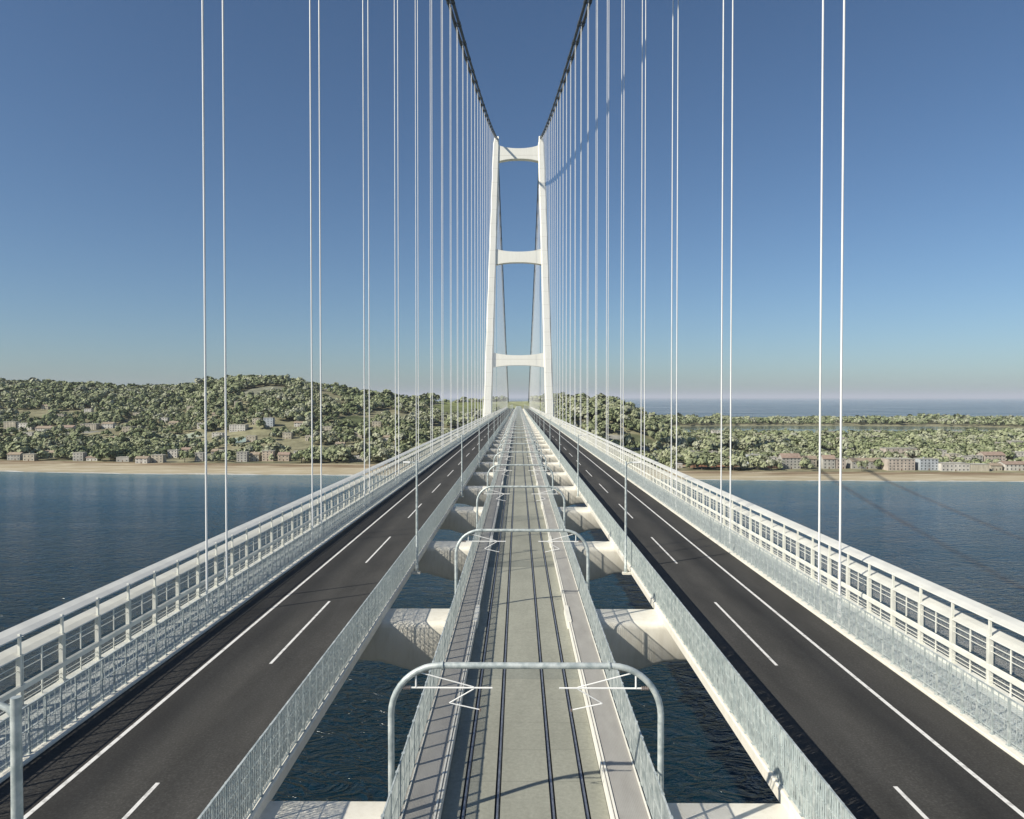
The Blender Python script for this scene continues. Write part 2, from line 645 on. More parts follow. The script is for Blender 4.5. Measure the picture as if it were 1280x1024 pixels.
# walkways either side of the track
for s, side in SIDES:
    w = thing('walkway', 'narrow grey walkway along the railway on the %s side with white edge blocks' % side, 'walkway', (s * 4.3, 0, deck(0)))
    mb = MB()
    mb.bar(s * 3.60, s * 5.24, 0.165, 0.90, Y0, Y1)
    mb.build('floor_slab', M['walkway'], w)
    mb = MB()
    mb.bar(s * 3.54, s * 3.60, 0.37, 0.93, Y0, Y1)
    mb.bar(s * 3.66, s * 3.74, 0.902, 0.95, Y0, Y1)
    mb.bar(s * 5.00, s * 5.05, 0.902, 0.98, Y0, Y1)
    mb.build('edging', M['white'], w)
    blk = MB()
    blk.hexa([(s * 3.44, -2, 0.38), (s * 3.80, -2, 0.38), (s * 3.80, 2, 0.38), (s * 3.44, 2, 0.38),
              (s * 3.46, -2, 1.00), (s * 3.78, -2, 1.00), (s * 3.78, 2, 1.00), (s * 3.46, 2, 1.00)])
    bm = blk.mesh('edge_block', M['white'])
    repeat_part(w, 'edge_block', bm, [(0, 26.0 + 30 * k, deck(26.0 + 30 * k)) for k in range(56)], M['white'])


# ------------------------------------------------------------------ fences
def post_mesh(name, w, d, h, mat, foot=True):
    mb = MB()
    mb.box(-w / 2, w / 2, -d / 2, d / 2, 0, h)
    if foot:
        mb.box(-w * 1.3, w * 1.3, -d * 1.3, d * 1.3, 0.0, 0.03)
        mb.box(-w * 0.7, w * 0.7, -d * 0.7, d * 0.7, h, h + 0.02)
    return mb.mesh(name, mat)


def spots(x, z, start, step, end=Y1):
    out = []
    y = start
    while y < end:
        out.append((x, y, deck(y) + z))
        y += step
    return out


def tall_fence(x, label, h, mat, pitch, rails, base=0.16):
    t = thing('safety_fence', label, 'fence', (x, 0, deck(0)))
    pm = post_mesh('post', 0.07, 0.09, h, M['galv'])
    repeat_part(t, 'post', pm, spots(x, base, 20.0, 1.25), M['galv'])
    for z, hh, ww in rails:
        mb = MB()
        mb.bar(x - ww / 2, x + ww / 2, base + z - hh, base + z, Y0, Y1)
        mb.build('rail', M['galv'], t)
    mb = MB()
    y = 10.0
    while y < Y1:                    # vertical bars of the infill, denser near than can be told apart far off
        d = deck(y) + base
        mb.box(x - 0.014, x + 0.014, y - 0.013, y + 0.013, d + 0.12, d + h - 0.05)
        y += pitch if y < 250 else pitch * 3
    xo = x + 0.024
    a, b = deck(Y0) + base, deck(Y1) + base
    mb.add([(xo, Y0, a + 0.03), (xo, Y1, b + 0.03), (xo, Y1, b + h - 0.06), (xo, Y0, a + h - 0.06)], [(0, 1, 2, 3)], 1)
    mb.build('mesh_infill', [M['galv'], mat], t)
    return t


for s, side in SIDES:
    tall_fence(s * 11.78, 'tall galvanised mesh fence between the %s side road and the open gap' % side, 2.65, M['mesh_sun' if s < 0 else 'mesh_lee'], 0.21,
               [(2.66, 0.05, 0.09), (1.80, 0.018, 0.04), (0.95, 0.018, 0.04), (0.10, 0.04, 0.05)])
    tall_fence(s * 24.80, 'tall mesh fence beside the service path on the %s side of the bridge' % side, 2.45, M['mesh_outer'], 0.45,
               [(2.46, 0.05, 0.08), (1.25, 0.04, 0.07), (0.30, 0.05, 0.06)])
    # track-side fence
    t = thing('track_fence', 'mottled grey mesh fence along the %s side of the railway' % side, 'fence', (s * 5.14, 0, deck(0)))
    pm = post_mesh('post', 0.09, 0.12, 2.1, M['galv'])
    repeat_part(t, 'post', pm, spots(s * 5.14, 0.905, 16.0, 1.5), M['galv'])
    for z in (2.12, 1.1, 0.12):
        mb = MB()
        mb.bar(s * 5.14 - 0.03, s * 5.14 + 0.03, 0.905 + z - 0.045, 0.905 + z, Y0, Y1)
        mb.build('rail', M['galv'], t)
    mb = MB()
    y = 8.0
    while y < Y1:
        d = deck(y) + 0.905
        mb.box(s * 5.14 - 0.030, s * 5.14 + 0.030, y - 0.004, y + 0.004, d + 0.06, d + 2.08)
        y += 0.095 if y < 130 else 0.30
    mb.build('bar_infill', M['galv'], t)

    # wind barrier on the outer edge
    x = s * 28.7
    t = thing('wind_barrier', 'white wind barrier of slanted blades and thick posts along the %s edge' % side, 'barrier', (x, 0, deck(0)))
    pb = MB()
    pb.box(-0.12, 0.12, -0.05, 0.05, 0, 2.98)
    pb.box(-0.13, 0.13, -0.14, -0.09, 0, 2.96)
    pb.box(-0.13, 0.13, 0.09, 0.14, 0, 2.96)
    pb.box(-0.07, 0.07, -0.07, 0.07, 2.98, 4.16)
    pb.box(-0.22, 0.22, -0.22, 0.22, 0, 0.05)
    pm = pb.mesh('post', M['rail_white'])
    places = [p for p in spots(x, 0.385, 2.36 + 3.75 * 3, 3.75)]
    repeat_part(t, 'post', pm, places, M['rail_white'])
    sb = MB()
    sb.box(-0.03, 0.03, -0.04, 0.04, 0, 0.90)
    sb.box(-0.03, 0.03, -0.04, 0.04, 1.34, 2.92)
    sm = sb.mesh('stanchion', M['rail_white'])
    repeat_part(t, 'stanchion', sm, [p for p in spots(x, 0.385, 2.36 + 1.875 + 3.75 * 3, 3.75)], M['rail_white'])
    for z0, wd, rise in ((4.40, 0.95, 0.30), (3.26, 0.95, 0.30)):
        mb = MB()
        pr = [(x - s * 0.12, z0 - 0.02), (x - s * 0.10, z0 + 0.05), (x + s * 0.35, z0 + rise * 0.55 + 0.03), (x + s * wd, z0 + rise),
              (x + s * 0.35, z0 + rise * 0.3 - 0.03)]
        mb.run(pr[::-s], Y0, Y1)
        mb.build('blade', M['blade'], t)
    mb = MB()
    pr = [(x - s * 0.17, 1.30), (x - s * 0.17, 1.60), (x - s * 0.02, 1.66), (x - s * 0.02, 1.58), (x - s * 0.11, 1.30)]
    mb.run(pr[::-s], Y0, Y1)
    mb.build('blade', M['rail_white'], t)
    for z in (2.82, 2.46, 0.92, 0.66):
        mb = MB()
        mb.bar(x - 0.02, x + 0.02, z - 0.02, z + 0.02, Y0, Y1)
        mb.build('rail', M['rail_white'], t)
    mb = MB()
    xo = x + s * 0.3
    a, b = deck(Y0), deck(Y1)
    mb.add([(xo, Y0, a + 1.7), (xo, Y1, b + 1.7), (xo, Y1, b + 3.3), (xo, Y0, a + 3.3)], [(0, 1, 2, 3)])
    mb.add([(xo, Y0, a + 0.4), (xo, Y1, b + 0.4), (xo, Y1, b + 1.3), (xo, Y0, a + 1.3)], [(0, 1, 2, 3)])
    mb.build('wind_screen', M['screen'], t)

# ------------------------------------------------------------------ overhead line portals


def arc(cx, cz, r, a0, a1, n, y):
    return [(cx + r * math.cos(math.radians(a0 + (a1 - a0) * i / n)), y, cz + r * math.sin(math.radians(a0 + (a1 - a0) * i / n))) for i in range(n + 1)]


PY = 28.5
pd = deck(PY)
portal = thing('catenary_portal', 'x', 'gantry', (0, PY, pd), 'overhead line portals across the railway')
mb = MB()
pts = [(-5.46, PY, pd - 0.6), (-5.46, PY, pd + 2.5)] + arc(-3.46, pd + 5.1, 2.0, 180, 90, 10, PY) + arc(3.46, pd + 5.1, 2.0, 90, 0, 10, PY) + \
      [(5.46, PY, pd + 2.5), (5.46, PY, pd - 0.6)]
mb.tube(pts, 0.13, 12)
for sx in (-1, 1):
    mb.tube([(sx * 3.40, PY, pd + 7.1), (sx * 3.34, PY, pd + 7.1)], 0.19, 12)
mb.build('frame', M['galv'], portal, smooth=True)
for sx in (-1, 1):
    mb = MB()
    mb.box(min(sx * 5.2, sx * 5.75), max(sx * 5.2, sx * 5.75), PY - 0.3, PY + 0.3, pd - 0.95, pd - 0.6)
    mb.build('bracket', M['beam'], portal)
    mb = MB()
    for a, b, r in (((5.14, 6.19), (1.35, 6.19), 0.035), ((4.45, 6.85), (2.1, 6.22), 0.026), ((4.45, 6.85), (4.45, 6.19), 0.035),
                    ((2.1, 6.15), (3.1, 5.57), 0.024), ((3.1, 5.57), (1.85, 5.30), 0.024)):
        mb.tube([(sx * a[0], PY, pd + a[1]), (sx * b[0], PY, pd + b[1])], r, 6)
    arm = mb.build('cantilever_arm', M['hanger'], portal)
    mb = MB()
    for q in range(4):
        xq = sx * (4.95 - q * 0.08)
        mb.tube([(xq, PY, pd + 6.19), (xq - sx * 0.03, PY, pd + 6.19)], 0.085, 10)
    mb.tube([(sx * 1.85, PY, pd + 5.34), (sx * 1.85, PY, pd + 5.24)], 0.04, 8)
    mb.build('insulator', M['insulator'], arm)
for k in range(0, 50):
    y = PY + 30 * k
    lab = 'galvanised round-cornered portal over the railway, %s gantry ahead along the deck' % ordinal(k + 1)
    if k == 0:
        portal['label'] = lab
    else:
        copy_tree(portal, (0, y, deck(y)), lab)

# ------------------------------------------------------------------ street lamps
for s, side in SIDES:
    ly, x = 15.0, s * 11.08
    d0 = deck(ly)
    lamp = thing('street_lamp', 'x', 'street lamp', (x, ly, d0), 'street lamps standing beside the %s side road' % side)
    mb = MB()
    mb.tube([(x, ly, d0 - 0.35), (x, ly, d0 + 0.3), (x, ly, d0 + 0.34), (x, ly, d0 + 4), (x, ly, d0 + 11.45)], [0.17, 0.17, 0.14, 0.13, 0.105], 12)
    mb.build('pole', M['galv'], lamp, smooth=True)
    mb = MB()
    mb.tube([(x, ly, d0 + 11.0), (x + s * 0.16, ly, d0 + 11.2), (x + s * 0.40, ly, d0 + 11.30), (x + s * 0.75, ly, d0 + 11.34)], [0.075, 0.075, 0.07, 0.06], 10)
    mb.build('arm', M['galv'], lamp, smooth=True)
    mb = MB()
    a = x + s * 0.70
    b = x + s * 1.45
    mb.hexa([(a, ly - 0.10, d0 + 11.26), (b, ly - 0.14, d0 + 11.30), (b, ly + 0.14, d0 + 11.30), (a, ly + 0.10, d0 + 11.26),
             (a, ly - 0.08, d0 + 11.42), (b, ly - 0.08, d0 + 11.40), (b, ly + 0.08, d0 + 11.40), (a, ly + 0.08, d0 + 11.42)])
    head = mb.build('lamp_head', M['hanger'], lamp)
    mb = MB()
    lo, hi = sorted((a + s * 0.15, b - s * 0.08))
    mb.box(lo, hi, ly - 0.09, ly + 0.09, d0 + 11.22, d0 + 11.275)
    mb.build('lamp_glass', M['lamp_glass'], head)
    mb = MB()
    lo, hi = sorted((x - s * 0.35, s * 11.59))
    mb.box(lo, hi, ly - 0.30, ly + 0.30, d0 - 0.55, d0 - 0.35)
    mb.build('bracket', M['beam'], lamp)
    for k in range(0, 24):
        y = ly + 60 * k
        lab = 'slim galvanised lamp post by the %s side road, %s lamp along the row' % (side, ordinal(k + 1))
        if k == 0:
            lamp['label'] = lab
        else:
            copy_tree(lamp, (x, y, deck(y)), lab)

# ------------------------------------------------------------------ tower
TY = TOWER_Y
tower = thing('bridge_tower', 'huge white twin-legged suspension bridge tower with three arched cross beams', 'tower', (0, TY, 0))


def leg_x(z):
    return 38.95 - 12.75 * z / 390.0


for s in (-1, 1):
    mb = MB()
    rows = []
    for z in (-8, 0, 64, 125, 190, 250, 320, 366, 380, 385, 388):
        w = 5.25 - 1.45 * max(z, 0) / 399.0
        dd = 7.4 - 2.2 * max(z, 0) / 399.0
        cx = s * leg_x(z)
        if z >= 385:
            w *= 1 - 0.045 * (z - 380)
            cx = s * leg_x(380)
        c = 1.3
        rows.append([(cx - w, TY - dd + c, z), (cx - w + c, TY - dd, z), (cx + w - c, TY - dd, z), (cx + w, TY - dd + c, z),
                     (cx + w, TY + dd - c, z), (cx + w - c, TY + dd, z), (cx - w + c, TY + dd, z), (cx - w, TY + dd - c, z)])
    vs = [p for r in rows for p in r]
    fs = []
    for i in range(len(rows) - 1):
        for k in range(8):
            k2 = (k + 1) % 8
            fs.append((i * 8 + k, i * 8 + k2, (i + 1) * 8 + k2, (i + 1) * 8 + k))
    fs.append(tuple(range(len(vs) - 8, len(vs))))
    mb.add(vs, fs)
    leg = mb.build('leg', M['tower'], tower)
    mb = MB()
    cx = s * 26.0
    mb.hexa([(cx - 2.6, TY - 4, 388.02), (cx + 2.6, TY - 4, 388.02), (cx + 2.6, TY + 4, 388.02), (cx - 2.6, TY + 4, 388.02),
             (cx - 2.3, TY - 2, 391.4), (cx + 2.3, TY - 2, 391.4), (cx + 2.3, TY + 2, 391.4), (cx - 2.3, TY + 2, 391.4)])
    mb.build('saddle', M['tower'], leg)
    mb = MB()
    cx = s * 38.9
    mb.box(cx - 12, cx + 12, TY - 14, TY + 14, -10, 6)
    mb.build('footing', M['beam'], tower)
for zt, zb in ((376.5, 364.4), (255.2, 242.8), (133.0, 121.2)):
    mb = MB()
    n = 16
    half = leg_x((zt + zb) / 2) - 3.0
    lo = []
    hi = []
    for i in range(n + 1):
        t = -1 + 2 * i / n
        fl = 3.6 * abs(t) ** 2.4
        lo.append((t * half, zb - fl * 0.8))
        hi.append((t * half, zt + fl))
    pr = lo + hi[::-1]
    m = len(pr)
    vs = [(x, TY - 4.2, z) for x, z in pr] + [(x, TY + 4.2, z) for x, z in pr]
    fs = [(i, (i + 1) % m, m + (i + 1) % m, m + i) for i in range(m)]
    for i in range(n):
        fs.append((i, m - 1 - i, m - 2 - i, i + 1)[::-1])
        fs.append((m + i, m + m - 1 - i, m + m - 2 - i, m + i + 1))
    mb.add(vs, fs)
    mb.build('cross_beam', M['tower'], tower)


# ------------------------------------------------------------------ main cables and hangers
def cable_z(y):
    u = TY - y
    if u >= 0:
        return 389.6 - 0.317 * u + 7.6e-5 * u * u
    w = -u
    return 389.6 - 0.365 * w + 4.0e-5 * w * w


PAIRS = [30.0 * k for k in range(2, 57) if abs(30.0 * k - TY) > 12]
for s, side in SIDES:
    for off, which in ((-0.87, 'inner'), (0.87, 'outer')):
        x = s * (26.0 + off)
        mb = MB()
        ys = list(np.arange(-60, TY, 14.0)) + [TY] + list(np.arange(TY + 14, 1830, 14.0))
        mb.tube([(x, y, cable_z(y)) for y in ys], 0.62, 10)
        for y in PAIRS:
            for e in (-2, 2):
                yy = y + e
                mb.tube([(x, yy - 0.5, cable_z(yy - 0.5)), (x, yy + 0.5, cable_z(yy + 0.5))], 0.80, 10)
        o = mb.build('main_cable', M['cable'], origin=(x, TY, cable_z(TY)), smooth=True)
        tag(o, 'dark main suspension cable, %s one of the two on the %s side' % (which, side), 'cable', 'main cables of the bridge')

for s, side in SIDES:
    for i, y in enumerate(PAIRS):
        for e, which in ((-2, 'nearer'), (2, 'farther')):
            yy = y + e
            x = s * 26.0
            mb = MB()
            zb, zt = deck(yy) + 0.145, cable_z(yy) - 0.2
            mb.tube([(x, yy, zb), (x, yy, zb + 1.2), (x, yy, zb + 1.25), (x, yy, zt - 1.2), (x, yy, zt)], [0.16, 0.16, 0.09, 0.09, 0.15], 8)
            mb.box(x - 0.95, x + 0.95, yy - 0.12, yy + 0.12, zt - 0.35, zt + 0.15)
            o = mb.build('hanger_cable', M['hanger'], origin=(x, yy, zb), smooth=True)
            if y < TY:
                lab = 'white hanger cable, %s of the %s pair ahead on the %s side' % (which, ordinal(i + 1), side)
            else:
                lab = 'white hanger cable beyond the tower, %s of the %s pair on the %s side' % (which, ordinal(i - 26 + 1), side)
            tag(o, lab, 'hanger', 'white hanger cables of the bridge')

# ------------------------------------------------------------------ land
SX = [-3000, -1300, -590, -426, -214, 0, 189, 284, 500, 1300, 3200]
SY = [900, 862, 791, 766, 755, 735, 714, 707, 700, 690, 700]
WX = [-3000, -600, -200, -100, 150, 500, 3200]
WW = [100, 95, 95, 88, 60, 55, 50]
UU = [-700, -100, 0, 60, 110, 160, 230, 255, 300, 340, 380, 420, 460, 500, 540, 600, 640, 690, 700]
UC = [470, 474, 479, 479, 481, 484, 486, 479, 473, 474, 479, 484, 491, 498, 500, 499.5, 499, 499, 500]
UD = [1900, 1850, 1750, 1750, 1750, 1700, 1700, 1650, 1600, 1550, 1550, 1550, 1550, 1500, 1600, 1800, 2000, 2000, 2000]
UF = [950, 950, 930, 930, 930, 920, 920, 920, 910, 900, 900, 900, 890, 890, 890, 900, 900, 900, 900]


def sstep(a, b, v):
    t = np.clip((v - a) / (b - a), 0, 1)
    return t * t * (3 - 2 * t)


def vnoise(x, y, scale, seed):
    """tileless value noise on arrays"""
    x = np.asarray(x, float) / scale + seed * 17.3
    y = np.asarray(y, float) / scale + seed * 5.1
    xi, yi = np.floor(x), np.floor(y)
    fx, fy = x - xi, y - yi
    fx, fy = fx * fx * (3 - 2 * fx), fy * fy * (3 - 2 * fy)

    def h(i, j):
        v = np.sin(i * 127.1 + j * 311.7 + seed * 74.7) * 43758.5453
        return v - np.floor(v)
    return (h(xi, yi) * (1 - fx) + h(xi + 1, yi) * fx) * (1 - fy) + (h(xi, yi + 1) * (1 - fx) + h(xi + 1, yi + 1) * fx) * fy


def shore(x):
    return np.interp(x, SX, SY) + 5 * (vnoise(x, 0 * np.asarray(x), 90, 3) - 0.5)


def bwidth(x):
    return np.interp(x, WX, WW)


LAKE_Z = 1.4


def lake_mask(x, y):
    e = ((x - 800) / 520.0) ** 2 + ((y - 1830 - (x - 800) * 0.04) / 215.0) ** 2
    return e


def ground(x, y):
    x = np.asarray(x, float)
    y = np.asarray(y, float)
    s = y - shore(x)
    w = bwidth(x)
    z = np.where(s < w, s / w * 3.0, 3.0 + np.clip((s - w) / 400.0, 0, 1) * 1.5)
    u = 648 + F * x / np.maximum(y, 300)
    yc, dc, df = np.interp(u, UU, UC), np.interp(u, UU, UD), np.interp(u, UU, UF)
    zc = 83 - (yc - 497) * dc / F - 8.0
    r = (y - df) / (dc - df)
    up = np.clip(r, 0, 1)
    up = 0.45 * up + 0.55 * up * up * (3 - 2 * up)
    up = np.where(r > 1, np.clip(1 - sstep(1.0, 1.75, r), 0, 1), up)
    left = np.clip(1 - sstep(690, 715, u), 0, 1)
    hill = (zc - 3) * up * left
    hill = hill * (1 + 0.10 * (vnoise(x, y, 130, 1) - 0.5) * (1 - np.clip(r, 0, 1)) * 2)
    # wooded knoll on the other side of the deck
    k = 62 * sstep(34, 62, x) * (1 - sstep(150, 300, x)) * sstep(890, 1180, y) * (1 - sstep(1350, 2100, y))
    z = np.where(s >= w * 0.98, z + np.maximum(hill, k) + 1.2 * (vnoise(x, y, 60, 2) - 0.5) * (s > w * 1.3), z)
    e = lake_mask(x, y)
    z = np.where(e < 1.35, np.minimum(z, LAKE_Z - 1.0 + 2.5 * np.clip(e - 0.85, -0.5, 1)), z)
    # far coast of the flat side
    far = 2430 + 60 * (vnoise(x, 0 * x, 300, 5) - 0.5)
    z = np.where((y > far) & (x > 150), z - (y - far) * 0.08, z)
    z = np.where(y > 2600, z - (y - 2600) * 0.10, z)
    return np.maximum(z, -25.0)


def px_ground(px, py):
    """where a ray through a photograph pixel meets the land"""
    d = np.arange(705.0, 2600.0, 2.0)
    x = CAM.x + (px - 648.0) / F * d
    z = 83.0 - (py - 497.0) / F * d
    g = ground(x, d)
    hit = np.nonzero(g >= z)[0]
    i = hit[0] if len(hit) else len(d) - 1
    return float(x[i]), float(d[i]), float(g[i])


# clearings, fields and roads: areas of the ground with another cover (in ground coordinates)
FIELDS = []     # (cx, cy, rx, ry, colour)


def field(px, py, wpx, depth, col):
    x, y, z = px_ground(px, py)
    FIELDS.append((x, y, wpx / 2 * y / F, depth, col))


GRASS = (0.175, 0.20, 0.085)
PALE = (0.30, 0.31, 0.22)
SOIL = (0.30, 0.15, 0.09)
ROADC = (0.30, 0.30, 0.27)
field(575, 512, 75, 130, GRASS)
field(590, 506, 90, 160, (0.20, 0.225, 0.09))
field(650, 506, 90, 170, (0.30, 0.315, 0.175))
field(668, 509, 60, 120, (0.24, 0.24, 0.14))
field(226, 547, 50, 22, (0.34, 0.38, 0.30))
field(298, 551, 30, 20, (0.24, 0.31, 0.29))
field(112, 549, 20, 14, (0.24, 0.30, 0.27))
field(330, 488, 60, 55, (0.21, 0.215, 0.16))
field(60, 541, 130, 14, ROADC)
field(440, 527, 40, 40, (0.10, 0.12, 0.06))
field(790, 552, 60, 30, (0.13, 0.145, 0.08))
field(815, 570, 36, 16, (0.12, 0.15, 0.07))
field(800, 560, 90, 9, ROADC)
field(775, 548, 60, 10, ROADC)
field(835, 571, 40, 10, ROADC)
field(880, 583, 90, 14, SOIL)
field(980, 584, 60, 9, SOIL)
field(850, 583, 40, 10, (0.45, 0.40, 0.30))


def field_at(x, y):
    best = np.full(np.shape(x), 9.0)
    col = np.zeros(np.shape(x) + (3,))
    for cx, cy, rx, ry, c in FIELDS:
        e = np.sqrt(((x - cx) / rx) ** 2 + ((y - cy) / ry) ** 2) + 0.25 * (vnoise(x, y, 25, 8) - 0.5)
        m = e < best
        best = np.where(m, e, best)
        col = np.where(m[..., None], np.array(c), col)
    return best, col


def grid_object(name, X, Y, Z, mat, tint=None, smooth=True):
    nx, ny = X.shape
    me = bpy.data.meshes.new(name)
    co = np.stack([X, Y, Z], -1).reshape(-1, 3)
    i, j = np.meshgrid(np.arange(nx - 1), np.arange(ny - 1), indexing='ij')
    a = (i * ny + j).ravel()
    q = np.stack([a, a + ny, a + ny + 1, a + 1], -1)
    me.vertices.add(len(co))
    me.vertices.foreach_set('co', co.ravel())
    me.loops.add(q.size)
    me.loops.foreach_set('vertex_index', q.ravel().astype(np.int32))
    me.polygons.add(len(q))
    me.polygons.foreach_set('loop_start', (np.arange(len(q)) * 4).astype(np.int32))
    me.update(calc_edges=True)
    me.materials.append(mat)
    me.polygons.foreach_set('use_smooth', np.ones(len(q), bool))
    if tint is not None:
        at = me.attributes.new('landtint', 'FLOAT_COLOR', 'POINT')
        at.data.foreach_set('color', np.concatenate([tint.reshape(-1, 3), np.ones((len(co), 1))], 1).ravel())
    o = bpy.data.objects.new(name, me)
    COL.objects.link(o)
    return o


xs = np.arange(-2000, 2401, 9.0)
ts = np.concatenate([np.linspace(-0.5, 1.0, 16)])
X, T = np.meshgrid(xs, ts, indexing='ij')
Y = shore(X) + bwidth(X) * T
beach = grid_object('beach', X, Y, np.where(T < 0, T * 4.0, T * 3.0) + 0.25 * (vnoise(X, Y, 20, 4) - 0.5) * (T > 0.1) * (T < 0.95), M['sand'])
at = beach.data.attributes.new('strand', 'FLOAT', 'POINT')
at.data.foreach_set('value', T.ravel())
tag(beach, 'pale sandy beach between the water and the trees', 'beach', kind='structure')
ss = np.concatenate([np.arange(0, 700, 9.0), np.arange(700, 2100, 16.0)])
X, S = np.meshgrid(xs, ss, indexing='ij')
Y = shore(X) + bwidth(X) + S
Z = ground(X, Y)
e, fc = field_at(X, Y)
base = np.array((0.225, 0.215, 0.135))[None, None] + 0.05 * (vnoise(X, Y, 45, 6)[..., None] - 0.4) * np.array((1.4, 1.2, 0.9))
tint = np.where((e < 1.0)[..., None], fc, np.clip(base, 0.02, 1))
edge = S < 9.0
tint = np.where(edge[..., None], np.array((0.20, 0.165, 0.10)), tint)
land = grid_object('terrain', X, Y, Z, M['land'], tint)
tag(land, 'dry scrubby coastal land rising to a wooded hill', 'land', kind='structure')

# sea: one sheet to the horizon, finer near the shore where the bottom shows through
R = 180000.0
gx = np.concatenate([[-R, -20000, -5000], np.arange(-2200, 2601, 60.0), [6000, 20000, R]])
gy = np.concatenate([[-3000, -300, 200, 400], np.arange(480, 960, 14.0), [1200, 2000, 4000, 20000, R]])
X, Y = np.meshgrid(gx, gy, indexing='ij')
sea = grid_object('sea', X, Y, np.zeros_like(X), M['sea'])
ds = shore(X) - Y
sh = np.exp(-np.clip(ds, 0, None) / 85.0) * 0.75 * (ds > -80)
at = sea.data.attributes.new('shallow', 'FLOAT', 'POINT')
at.data.foreach_set('value', sh.ravel())
# the bed shelves up over a few hundred metres
shelf = np.where(Y < 1200, np.exp(-(np.clip(ds - 30, 0, None) / 330.0) ** 2), 0.25)
at = sea.data.attributes.new('shelf', 'FLOAT', 'POINT')
at.data.foreach_set('value', np.clip(shelf, 0, 1).ravel())
tag(sea, 'deep blue rippled sea under and beyond the bridge', 'sea', kind='structure')
n = 64
mb = MB()
mb.add([(800 + 560 * math.cos(2 * math.pi * i / n), 1830 + 232 * math.sin(2 * math.pi * i / n) + 560 * math.cos(2 * math.pi * i / n) * 0.04, LAKE_Z) for i in range(n)], [tuple(range(n))])
tag(mb.build('lake', M['lake']), 'pale narrow lagoon among the trees of the flat shore', 'lake', kind='structure')

